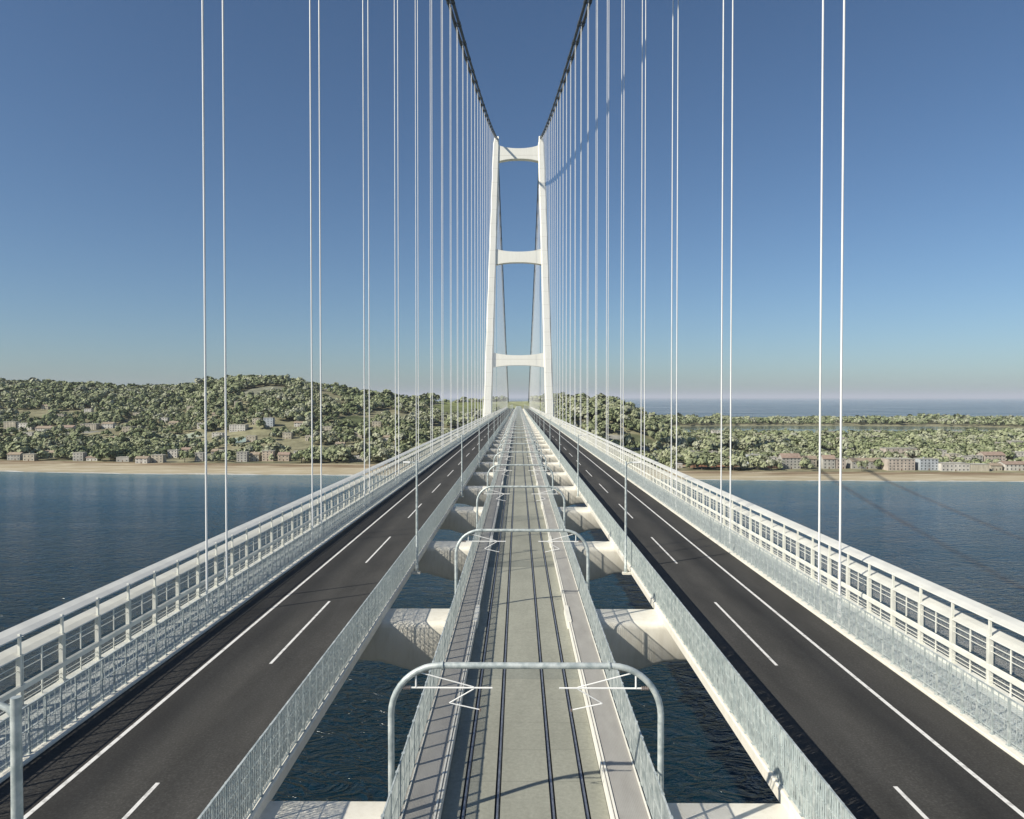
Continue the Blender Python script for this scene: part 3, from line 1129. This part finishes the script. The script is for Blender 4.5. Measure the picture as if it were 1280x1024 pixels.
# ------------------------------------------------------------------ houses
# (x0, x1, top, foot) in photograph pixels give place and size; (wall, roof, look)
HOUSES = [
    # flat shore
    (1064, 1102, 573, 586, 'grey', 'brown', 'long low grey house with a brown pitched roof behind the beach'),
    (1109, 1142, 573, 588, 'pink', 'flat', 'four storey pink flat-roofed block at the back of the beach'),
    (1106, 1148, 560, 574, 'pink', 'flat', 'wide pinkish block standing behind the pink beach block'),
    (1148, 1171, 573, 588, 'bluish', 'flat', 'pale blue narrow block facing the beach'),
    (1160, 1181, 562, 575, 'white', 'flat', 'small white block behind the pale blue block'),
    (1175, 1210, 579, 589, 'white', 'flat', 'low stained white terrace right on the beach'),
    (1211, 1234, 580, 589, 'beige', 'flat', 'low beige windowless store beside the white terrace'),
    (1228, 1254, 565, 579, 'pink', 'tile', 'pink house with a red roof behind the beige store'),
    (1254, 1284, 577, 588, 'white', 'tile', 'white beach house with a thin red roof'),
    (1264, 1290, 565, 576, 'white', 'flat', 'white upper house at the edge of the flat shore'),
    (1048, 1061, 547, 558, 'pink', 'flat', 'small pink cube house among the trees inland'),
    (1068, 1077, 551, 559, 'white', 'flat', 'tiny white hut next to the inland pink cube house'),
    (1028, 1043, 569, 586, 'grey', 'tile', 'narrow grey house with a red roof by the hanger cables'),
    (977, 1000, 567, 586, 'grey', 'tile', 'gabled grey house with a reddish roof in the trees'),
    (935, 953, 568, 580, 'bluish', 'flat', 'bluish white house with a dark side above the red soil'),
    (858, 878, 564, 575, 'grey', 'flat', 'pale grey house half hidden in trees by the red soil'),
    (1030, 1048, 539, 546, 'beige', 'flat', 'distant pale house near the lagoon bank'),
    (840, 853, 580, 585, 'white', 'white', 'low white boathouse at the top of the sand by the deck'),
    (1004, 1020, 570, 584, 'beige', 'brown', 'beige cottage with a brown roof under the trees'),
    (1150, 1168, 553, 561, 'beige', 'flat', 'low beige farmhouse inland among pale trees'),
    # hill shore
    (87, 100, 566, 577, 'grey', 'flat', 'square grey house alone at the back of the hill side beach'),
    (49, 64, 564, 573, 'beige', 'brown', 'brown roofed cottage under trees near the hill side beach'),
    (104, 118, 571, 577, 'white', 'tile', 'low white bungalow with a red roof by the hill side beach'),
    (142, 158, 572, 578, 'grey', 'flat', 'long low grey shed by the hill side beach'),
    (166, 181, 571, 580, 'white', 'brown', 'white cottage with a brown roof by the hill side beach'),
    (186, 201, 569, 579, 'beige', 'flat', 'taller beige house by the hill side beach'),
    (294, 307, 565, 578, 'grey', 'flat', 'tall grey house near the two closest hill side hangers'),
    (326, 340, 564, 577, 'peach', 'flat', 'peach house at the foot of the wooded hill'),
    (346, 360, 566, 577, 'peach', 'tile', 'peach house with a red roof at the foot of the hill'),
    (439, 453, 571, 576, 'white', 'white', 'low white roofed beach hut near the deck'),
    (0, 15, 527, 538, 'beige', 'flat', 'beige row house at the far end of the hillside lane'),
    (17, 35, 529, 538, 'white', 'flat', 'whitish row house on the hillside lane'),
    (40, 59, 533, 543, 'white', 'brown', 'white row house with a brown roof on the hillside lane'),
    (69, 87, 532, 541, 'grey', 'tile', 'grey row house with a red roof on the hillside lane'),
    (97, 117, 530, 538, 'beige', 'flat', 'long beige row house at the bend of the hillside lane'),
    (285, 305, 531, 540, 'white', 'flat', 'long white house halfway up the wooded hill'),
    (314, 324, 523, 531, 'beige', 'flat', 'small beige house halfway up the wooded hill'),
    (328, 340, 522, 534, 'bluish', 'flat', 'tall bluish house halfway up the wooded hill'),
    (102, 111, 511, 519, 'white', 'flat', 'white villa high up on the wooded hill'),
    (144, 152, 512, 519, 'white', 'tile', 'white villa with a red roof high on the hill'),
    (224, 235, 560, 569, 'beige', 'tile', 'beige house with a red roof among trees above the sand'),
    (262, 276, 562, 572, 'grey', 'brown', 'grey cottage with a brown roof among trees above the sand'),
    # more of the small places scattered through the trees
    (1085, 1097, 562, 571, 'beige', 'flat', 'beige cube house up behind the long low grey house'),
    (1118, 1132, 550, 558, 'white', 'flat', 'pale flat house inland behind the wide pinkish block'),
    (1184, 1197, 567, 578, 'beige', 'flat', 'beige block behind the left end of the white terrace'),
    (1199, 1212, 570, 579, 'white', 'flat', 'whitish block behind the right end of the white terrace'),
    (1213, 1226, 569, 579, 'grey', 'flat', 'grey block right behind the beige store'),
    (1236, 1250, 579, 588, 'beige', 'brown', 'small brown roofed beach house between store and thin red roof'),
    (1182, 1195, 554, 562, 'white', 'brown', 'white farmhouse with a brown roof inland of the terrace'),
    (1206, 1222, 552, 560, 'beige', 'flat', 'wide beige farm block inland above the grey block'),
    (1240, 1257, 553, 562, 'pink', 'flat', 'dull pink block inland above the pink house'),
    (1262, 1280, 551, 560, 'grey', 'flat', 'grey block farthest along the flat shore and inland'),
    (1044, 1056, 573, 586, 'pink', 'flat', 'dull pink beach house beside the narrow grey house'),
    (1056, 1066, 560, 569, 'white', 'flat', 'white cube house in trees above the dull pink beach house'),
    (912, 924, 571, 581, 'beige', 'brown', 'beige cottage with a brown roof on the red soil'),
    (885, 897, 564, 573, 'white', 'flat', 'small white house in the trees above the red soil'),
    (960, 972, 571, 582, 'white', 'flat', 'white cube house next to the gabled grey house'),
    (1132, 1146, 546, 553, 'beige', 'flat', 'low beige farm block near the middle of the lagoon bank'),
    (4, 20, 566, 576, 'grey', 'brown', 'grey cottage with a brown roof at the far end of the beach'),
    (24, 38, 568, 577, 'beige', 'flat', 'beige beach house next to the farthest brown roofed cottage'),
    (124, 138, 528, 536, 'white', 'brown', 'white brown roofed house just past the hillside lane bend'),
    (150, 164, 534, 541, 'beige', 'flat', 'beige house on its own below the red roofed villa'),
    (176, 189, 540, 548, 'grey', 'flat', 'grey house by the pale clearing on the hillside'),
    (207, 219, 563, 573, 'white', 'flat', 'white house behind the taller beige beach house'),
    (241, 252, 566, 577, 'grey', 'flat', 'plain grey house at the edge of the sand under trees'),
    (306, 318, 545, 553, 'beige', 'flat', 'beige house by the teal clearing on the hill'),
    (263, 276, 541, 549, 'white', 'flat', 'white house left of the teal clearing on the hill'),
    (311, 322, 566, 577, 'beige', 'brown', 'beige brown roofed house beside the peach house'),
    (366, 379, 564, 574, 'white', 'flat', 'white house at the hill foot past the peach houses'),
    (64, 76, 518, 525, 'beige', 'flat', 'small beige house in woods above the hillside lane'),
    (197, 207, 522, 529, 'white', 'flat', 'small white house alone in the middle of the woods'),
    (352, 363, 541, 549, 'beige', 'flat', 'beige house alone in woods above the hill foot'),
]
FOOT = []
GABLES = {'tile', 'brown'}


def house(x0, x1, yt, yb, wall, roof, lab):
    xc, d, z = px_ground((x0 + x1) / 2, yb)
    w = (x1 - x0) * d / F
    h = (yb - yt) * d / F
    dep = max(8.0, min(16.0, w * 0.6))
    cy = d + dep / 2
    FOOT.append((xc, cy, w / 2 + 3.0, dep / 2 + 4, z + h))
    big = 'apartment' if 'block' in lab.split(' ')[:7] and 'house' not in lab else 'house'
    t = thing(big + '_block' if big == 'apartment' else 'house', lab, big if big == 'house' else 'building', (xc, cy, z))
    gable = roof in GABLES
    hw = h * (0.72 if gable else 0.94)
    mb = MB()
    mb.box(xc - w / 2, xc + w / 2, cy - dep / 2, cy + dep / 2, z - 3, z + hw)
    if gable:
        r = z + h - 0.35
        for sx in (-1, 1):
            x = xc + sx * w / 2
            x2 = x - sx * 0.3
            mb.add([(x, cy - dep / 2, z + hw), (x, cy + dep / 2, z + hw), (x, cy, r), (x2, cy - dep / 2, z + hw), (x2, cy + dep / 2, z + hw), (x2, cy, r)],
                   [(0, 1, 2), (5, 4, 3), (0, 2, 5, 3), (1, 4, 5, 2)])
    wl = mb.build('wall', WALL[wall], t)
    mb = MB()
    e = 0.6
    if gable:
        a, b, zr, zz = xc - w / 2 - e, xc + w / 2 + e, z + h, z + hw
        th = 0.3
        pr = [(cy - dep / 2 - e, zz - 0.25), (cy, zr - th), (cy + dep / 2 + e, zz - 0.25), (cy + dep / 2 + e, zz - 0.25 + th), (cy, zr), (cy - dep / 2 - e, zz - 0.25 + th)]
        vs = [(a, y, q) for y, q in pr] + [(b, y, q) for y, q in pr]
        mb.add(vs, [(0, 1, 4, 5), (1, 2, 3, 4), (6, 11, 10, 7), (7, 10, 9, 8), (5, 4, 10, 11), (4, 3, 9, 10), (0, 6, 7, 1), (1, 7, 8, 2), (0, 5, 11, 6), (2, 8, 9, 3)])
    else:
        mb.box(xc - w / 2 - 0.3, xc + w / 2 + 0.3, cy - dep / 2 - 0.3, cy + dep / 2 + 0.3, z + hw, z + hw + 0.35)
        mb.box(xc - w / 2 - 0.3, xc + w / 2 + 0.3, cy - dep / 2 - 0.3, cy - dep / 2 - 0.05, z + hw + 0.35, z + h)
    rf = mb.build('roof', ROOF[roof], t)
    mb = MB()
    cxx = xc + w * random.uniform(-0.3, 0.3)
    top = z + h
    mb.box(cxx - 0.5, cxx + 0.5, cy + 0.4, cy + 1.4, z + hw + 0.36 if not gable else z + hw + 0.2, top + 1.0)
    mb.build('chimney', WALL[wall], rf)
    if 'windowless' not in lab:
        nst = max(1, int(hw // 3.0))
        nw = max(2, min(7, int(w // 4.0)))
        yf = cy - dep / 2
        for st in range(nst):
            zs = z + st * (hw / nst) + 1.0
            for i in range(nw):
                x = xc - w / 2 + (i + 0.5) * w / nw
                mb = MB()
                if st == 0 and i == nw // 2:
                    mb.box(x - 0.6, x + 0.6, yf - 0.06, yf + 0.05, z, z + 2.2)
                    mb.build('door', M['door'], t)
                else:
                    mb.box(x - 0.65, x + 0.65, yf - 0.05, yf + 0.05, zs, zs + 1.4)
                    mb.build('window', M['window'], t)


# small houses dotted through the woods
SCAT = [(12, 505, 'beige'), (30, 548, 'white'), (52, 512, 'beige'), (78, 551, 'beige'), (128, 516, 'white'), (140, 553, 'white'), (168, 522, 'beige'),
        (182, 506, 'white'), (214, 534, 'beige'), (236, 514, 'beige'), (250, 536, 'white'), (268, 522, 'beige'), (296, 508, 'beige'), (348, 518, 'beige'),
        (372, 534, 'white'), (386, 552, 'beige'), (408, 540, 'beige'), (424, 560, 'white'), (446, 548, 'beige'), (470, 534, 'beige'), (484, 552, 'white')]
for i, (hx, hy, hc) in enumerate(SCAT[::-1]):
    hw_, hh_ = (9, 6) if hy < 530 else (11, 7)
    house(hx - hw_ / 2, hx + hw_ / 2, hy - hh_, hy, hc, 'flat' if i % 3 else 'brown',
          'small %s house in the hill woods, %s of the scattered ones counting from the deck' % (hc, ordinal(i + 1)))
SCAT = [(868, 552, 'beige'), (896, 545, 'white'), (918, 557, 'beige'), (946, 549, 'white'), (968, 556, 'beige'), (990, 547, 'white'), (1012, 556, 'beige'),
        (1092, 552, 'beige'), (1100, 545, 'white'), (1172, 548, 'beige'), (1196, 546, 'white'), (1228, 549, 'beige'), (1250, 545, 'white'), (1272, 547, 'beige')]
for i, (hx, hy, hc) in enumerate(SCAT):
    house(hx - 6, hx + 6, hy - 7, hy, hc, 'flat' if i % 3 else 'brown',
          'small %s house on the flat land by the lagoon, %s scattered one from the deck' % (hc, ordinal(i + 1)))
for hrow in HOUSES:
    house(*hrow)

# ------------------------------------------------------------------ trees
def crown_quads(n, seed, flat):
    """leaf clumps: small faces spread over several uneven lobes"""
    g = np.random.default_rng(seed)
    nl = g.integers(4, 7)
    lobes = []
    for i in range(nl):
        a = g.uniform(0, 2 * np.pi)
        r = g.uniform(0.1, 0.52)
        lobes.append((r * np.cos(a), r * np.sin(a), g.uniform(0.42, 0.80), g.uniform(0.26, 0.44)))
    lobes.append((0, 0, 0.72, 0.42))
    out = np.empty((n, 4, 3))
    for i in range(n):
        lx, ly, lz, lr = lobes[g.integers(len(lobes))]
        v = g.normal(size=3)
        v /= np.linalg.norm(v)
        if v[2] < -0.3:
            v[2] *= -0.6
        c = np.array((lx, ly, lz)) + v * lr * g.uniform(0.72, 1.05) * np.array((1, 1, flat))
        nrm = v + g.normal(size=3) * 0.22
        nrm = nrm + np.array((-0.15, -0.1, 0.45))
        nrm /= np.linalg.norm(nrm)
        t = np.cross(nrm, g.normal(size=3))
        t /= np.linalg.norm(t)
        b = np.cross(nrm, t)
        s = g.uniform(0.10, 0.20) * (60.0 / max(n, 40)) ** 0.42 * 1.18
        out[i] = [c - t * s - b * s * 0.8, c + t * s - b * s * 0.7, c + t * s * 0.8 + b * s, c - t * s * 0.9 + b * s * 0.8]
    return out


def quads_mesh(name, quads, tints, mats):
    me = bpy.data.meshes.new(name)
    nq = len(quads)
    me.vertices.add(nq * 4)
    me.vertices.foreach_set('co', quads.reshape(-1).astype(np.float32))
    me.loops.add(nq * 4)
    me.loops.foreach_set('vertex_index', np.arange(nq * 4, dtype=np.int32))
    me.polygons.add(nq)
    me.polygons.foreach_set('loop_start', (np.arange(nq) * 4).astype(np.int32))
    me.update(calc_edges=True)
    at = me.attributes.new('tint', 'FLOAT', 'FACE')
    at.data.foreach_set('value', tints.astype(np.float32))
    for m in mats:
        me.materials.append(m)
    return me


# scatter
pos = []
cell = 8.2


def scatter(x0, x1, y0, y1, cell):
    gx, gy = np.meshgrid(np.arange(x0, x1, cell), np.arange(y0, y1, cell), indexing='ij')
    gx = gx + rng.uniform(-0.48, 0.48, gx.shape) * cell
    gy = gy + rng.uniform(-0.48, 0.48, gy.shape) * cell
    return gx.ravel(), gy.ravel()


ax1, ay1 = scatter(-1750, 1150, 760, 1500, 9.4)
ax2, ay2 = scatter(-1950, 2100, 1500, 2480, 12.5)
ax, ay = np.concatenate([ax1, ax2]), np.concatenate([ay1, ay2])
near_n = len(ax1)
U = 648 + F * (ax - CAM.x) / ay
az = ground(ax, ay)
keep = (U > -130) & (U < 1410)
s = ay - shore(ax) - bwidth(ax)
keep &= s > 8
keep &= (np.abs(ax) > 38)
keep &= lake_mask(ax, ay) > 1.35
keep &= az > 1.0
e, _ = field_at(ax, ay)
keep &= e > 1.08
# natural gaps, fewer on the flat shore's far strip
dens = vnoise(ax, ay, 110, 11) * 0.45 + vnoise(ax, ay, 38, 12) * 0.35 + vnoise(ax, ay, 17, 13) * 0.2
keep &= dens > np.where((ax > 36) & (ax < 260) & (ay > 900) & (ay < 1500), 0.22, 0.37)
# hidden behind the deck: nothing of these shows in the photograph
TOPY = 497 + (83 - az - 12) * F / ay
keep &= ~((np.abs(U - 648) > 42) & (TOPY > 501.5 + 0.50 * np.abs(U - 648)))
for fx, fy, rw, rd, top in FOOT:
    inside = (np.abs(ax - fx) < rw) & (np.abs(ay - fy) < rd)
    front = (np.abs(ax - fx) < rw * 0.85) & (ay < fy) & (ay > fy - 46)
    keep &= ~inside & ~(front & (rng.uniform(size=len(ax)) > 0.05))
near = np.arange(len(ax)) < near_n
ax, ay, az, U, near = ax[keep], ay[keep], az[keep], U[keep], near[keep]
N = len(ax)
size = np.where(near, rng.uniform(5.0, 13.5, N), rng.uniform(7.0, 15.0, N))
size = size * (0.72 + 0.6 * vnoise(ax, ay, 70, 21)) * np.where(rng.uniform(size=N) < 0.10, 1.35, 1.0)
size = np.where((ax > 300) & (ay > 1380) & (ay < 1700), size * 0.45, size)
knoll = (ax > 36) & (ax < 260) & (ay < 1500)
size = np.where(knoll, size * 1.12, size)
width = size * rng.uniform(0.66, 1.0, N)
stand = vnoise(ax, ay, 90, 14)
tint = np.clip(0.42 + 0.55 * (stand - 0.5) + rng.normal(0, 0.24, N), 0.02, 0.98)
flatside = U > 800
tint = np.clip(tint + np.where(flatside, 0.03, 0.0), 0, 1)

# individuals: the ones that show largest and are not behind the deck or the barrier
lineY = 501.5 + 0.437 * np.abs(U - 648)
footY = 497 + (83 - az - size * 0.5) * F / ay
vis = (footY < lineY) & (U > 5) & (U < 1275)
score = np.where(vis, size / ay, 0)
order = np.argsort(-score)
indiv = order[:300]
mass = np.setdiff1d(np.arange(N), indiv)

KINDS = []
for k in range(6):
    q = crown_quads(220, 100 + k, 0.85 if k % 2 else 0.72)
    tr = []
    g = np.random.default_rng(k)
    for w_, a_ in ((0.035, 0.0), (0.035, np.pi / 2)):
        c, s_ = np.cos(a_) * w_, np.sin(a_) * w_
        tr.append([(-c, -s_, -0.05), (c, s_, -0.05), (c * 0.6, s_ * 0.6, 0.6), (-c * 0.6, -s_ * 0.6, 0.6)])
    q = np.concatenate([q, np.array(tr)])
    base_t = (0.22, 0.40, 0.58, 0.74, 0.32, 0.88)[k]
    tt = np.clip(base_t + np.random.default_rng(k + 50).normal(0, 0.10, len(q)), 0, 1)
    me = quads_mesh('tree', q, tt, [M['foliage'], M['bark']])
    mi = np.zeros(len(q), np.int32)
    mi[-2:] = 1
    me.polygons.foreach_set('material_index', mi)
    KINDS.append((base_t, me))
SHADE = {0: 'dark green', 1: 'mid green', 2: 'olive green', 3: 'pale olive', 4: 'deep green', 5: 'silvery green'}
for i in indiv:
    k = int(np.argmin([abs(tint[i] - b) for b, _ in KINDS]))
    o = bpy.data.objects.new('tree', KINDS[k][1])
    COL.objects.link(o)
    o.location = (ax[i], ay[i], az[i])
    o.scale = (width[i], width[i], size[i])
    o.rotation_euler = (0, 0, rng.uniform(0, 6.28))
    where = 'along the front of the wood on the hill side shore' if U[i] < 648 else 'along the front of the wood on the flat shore'
    tag(o, '%s bushy tree %s' % (SHADE[k], where), 'tree', '%s trees %s' % (SHADE[k], where))

# the rest of the wood: one mass
TPL_N = [crown_quads(84, 200 + k, 0.8) for k in range(8)]
TPL_F = [crown_quads(44, 300 + k, 0.8) for k in range(8)]
parts_q, parts_t = [], []
vk = rng.integers(0, 8, N)
for close in (True, False):
    for k in range(8):
        sel = mass[(vk[mass] == k) & (near[mass] == close)]
        if not len(sel):
            continue
        tpl = (TPL_N if close else TPL_F)[k]
        a = rng.uniform(0, 2 * np.pi, len(sel))
        c, s_ = np.cos(a)[:, None, None], np.sin(a)[:, None, None]
        w = width[sel][:, None, None]
        h = size[sel][:, None, None]
        x = (tpl[None, ..., 0] * c - tpl[None, ..., 1] * s_) * w + ax[sel][:, None, None]
        y = (tpl[None, ..., 0] * s_ + tpl[None, ..., 1] * c) * w + ay[sel][:, None, None]
        z = tpl[None, ..., 2] * h + az[sel][:, None, None]
        parts_q.append(np.stack([x, y, z], -1).reshape(-1, 4, 3))
        parts_t.append(np.clip(np.repeat(tint[sel], len(tpl)) + rng.normal(0, 0.05, len(sel) * len(tpl)), 0, 1))
Q = np.concatenate(parts_q)
TT = np.concatenate(parts_t)
fo = bpy.data.objects.new('woods', quads_mesh('woods', Q, TT, [M['foliage']]))
COL.objects.link(fo)
tag(fo, 'dense mass of olive green woodland covering the hill and the flat shore', 'woods', kind='stuff')
print('trees', N, 'faces', len(Q))

# ------------------------------------------------------------------ air
mb = MB()
mb.box(-186000, 186000, -6000, 186000, -31.0, 416.0)
hm = bpy.data.materials.new('sea_haze')
hm.use_nodes = True
hm.node_tree.nodes.remove(hm.node_tree.nodes['Principled BSDF'])
pv = hm.node_tree.nodes.new('ShaderNodeVolumePrincipled')
pv.inputs['Color'].default_value = (0.86, 0.90, 1.0, 1)
pv.inputs['Density'].default_value = 2.8e-5
pv.inputs['Anisotropy'].default_value = 0.0
hm.node_tree.links.new(pv.outputs[0], hm.node_tree.nodes['Material Output'].inputs['Volume'])
tag(mb.build('haze', hm), 'thin pale sea haze lying over the water and the coast', 'haze', kind='stuff')

# ------------------------------------------------------------------ light, sky, camera
SUN = Vector((-0.86, -0.51, 0.735)).normalized()
elev = math.asin(SUN.z)
azim = math.atan2(SUN.x, SUN.y)
sun = bpy.data.lights.new('sun', 'SUN')
sun.energy = 5.0
sun.angle = math.radians(0.6)
sun.color = (1.0, 0.93, 0.80)
so = bpy.data.objects.new('sun', sun)
COL.objects.link(so)
so.rotation_euler = (-SUN).to_track_quat('-Z', 'Y').to_euler()

w = bpy.data.worlds.new('World')
scene.world = w
w.use_nodes = True
nt = w.node_tree
bg = nt.nodes['Background']
sky = nt.nodes.new('ShaderNodeTexSky')
sky.sky_type = 'NISHITA'
sky.sun_disc = False
sky.sun_elevation = elev
sky.sun_rotation = azim
sky.altitude = 80
sky.air_density = 0.9
sky.dust_density = 0.85
sky.ozone_density = 3.0
tone = nt.nodes.new('ShaderNodeMix')
tone.data_type = 'RGBA'
tone.blend_type = 'MULTIPLY'
tone.inputs[0].default_value = 1.0
tone.inputs[7].default_value = (0.86, 1.0, 1.09, 1)      # white balance of the sky
nt.links.new(sky.outputs['Color'], tone.inputs[6])
nt.links.new(tone.outputs[2], bg.inputs['Color'])
bg.inputs['Strength'].default_value = 0.073

cam = bpy.data.cameras.new('camera')
co = bpy.data.objects.new('camera', cam)
COL.objects.link(co)
cam.sensor_fit = 'HORIZONTAL'
cam.sensor_width = 36.0
cam.lens = F / 1280 * 36.0
cam.clip_start = 0.1
cam.clip_end = 400000
co.location = CAM
co.rotation_euler = (math.radians(90 - math.degrees(math.atan(15.0 / F))), 0, math.atan(8.0 / F))
scene.camera = co
scene.view_settings.view_transform = 'Standard'
scene.view_settings.look = 'None'
scene.view_settings.exposure = 0.27
scene.view_settings.gamma = 1
scene.cycles.transparent_max_bounces = 24
scene.cycles.max_bounces = 6
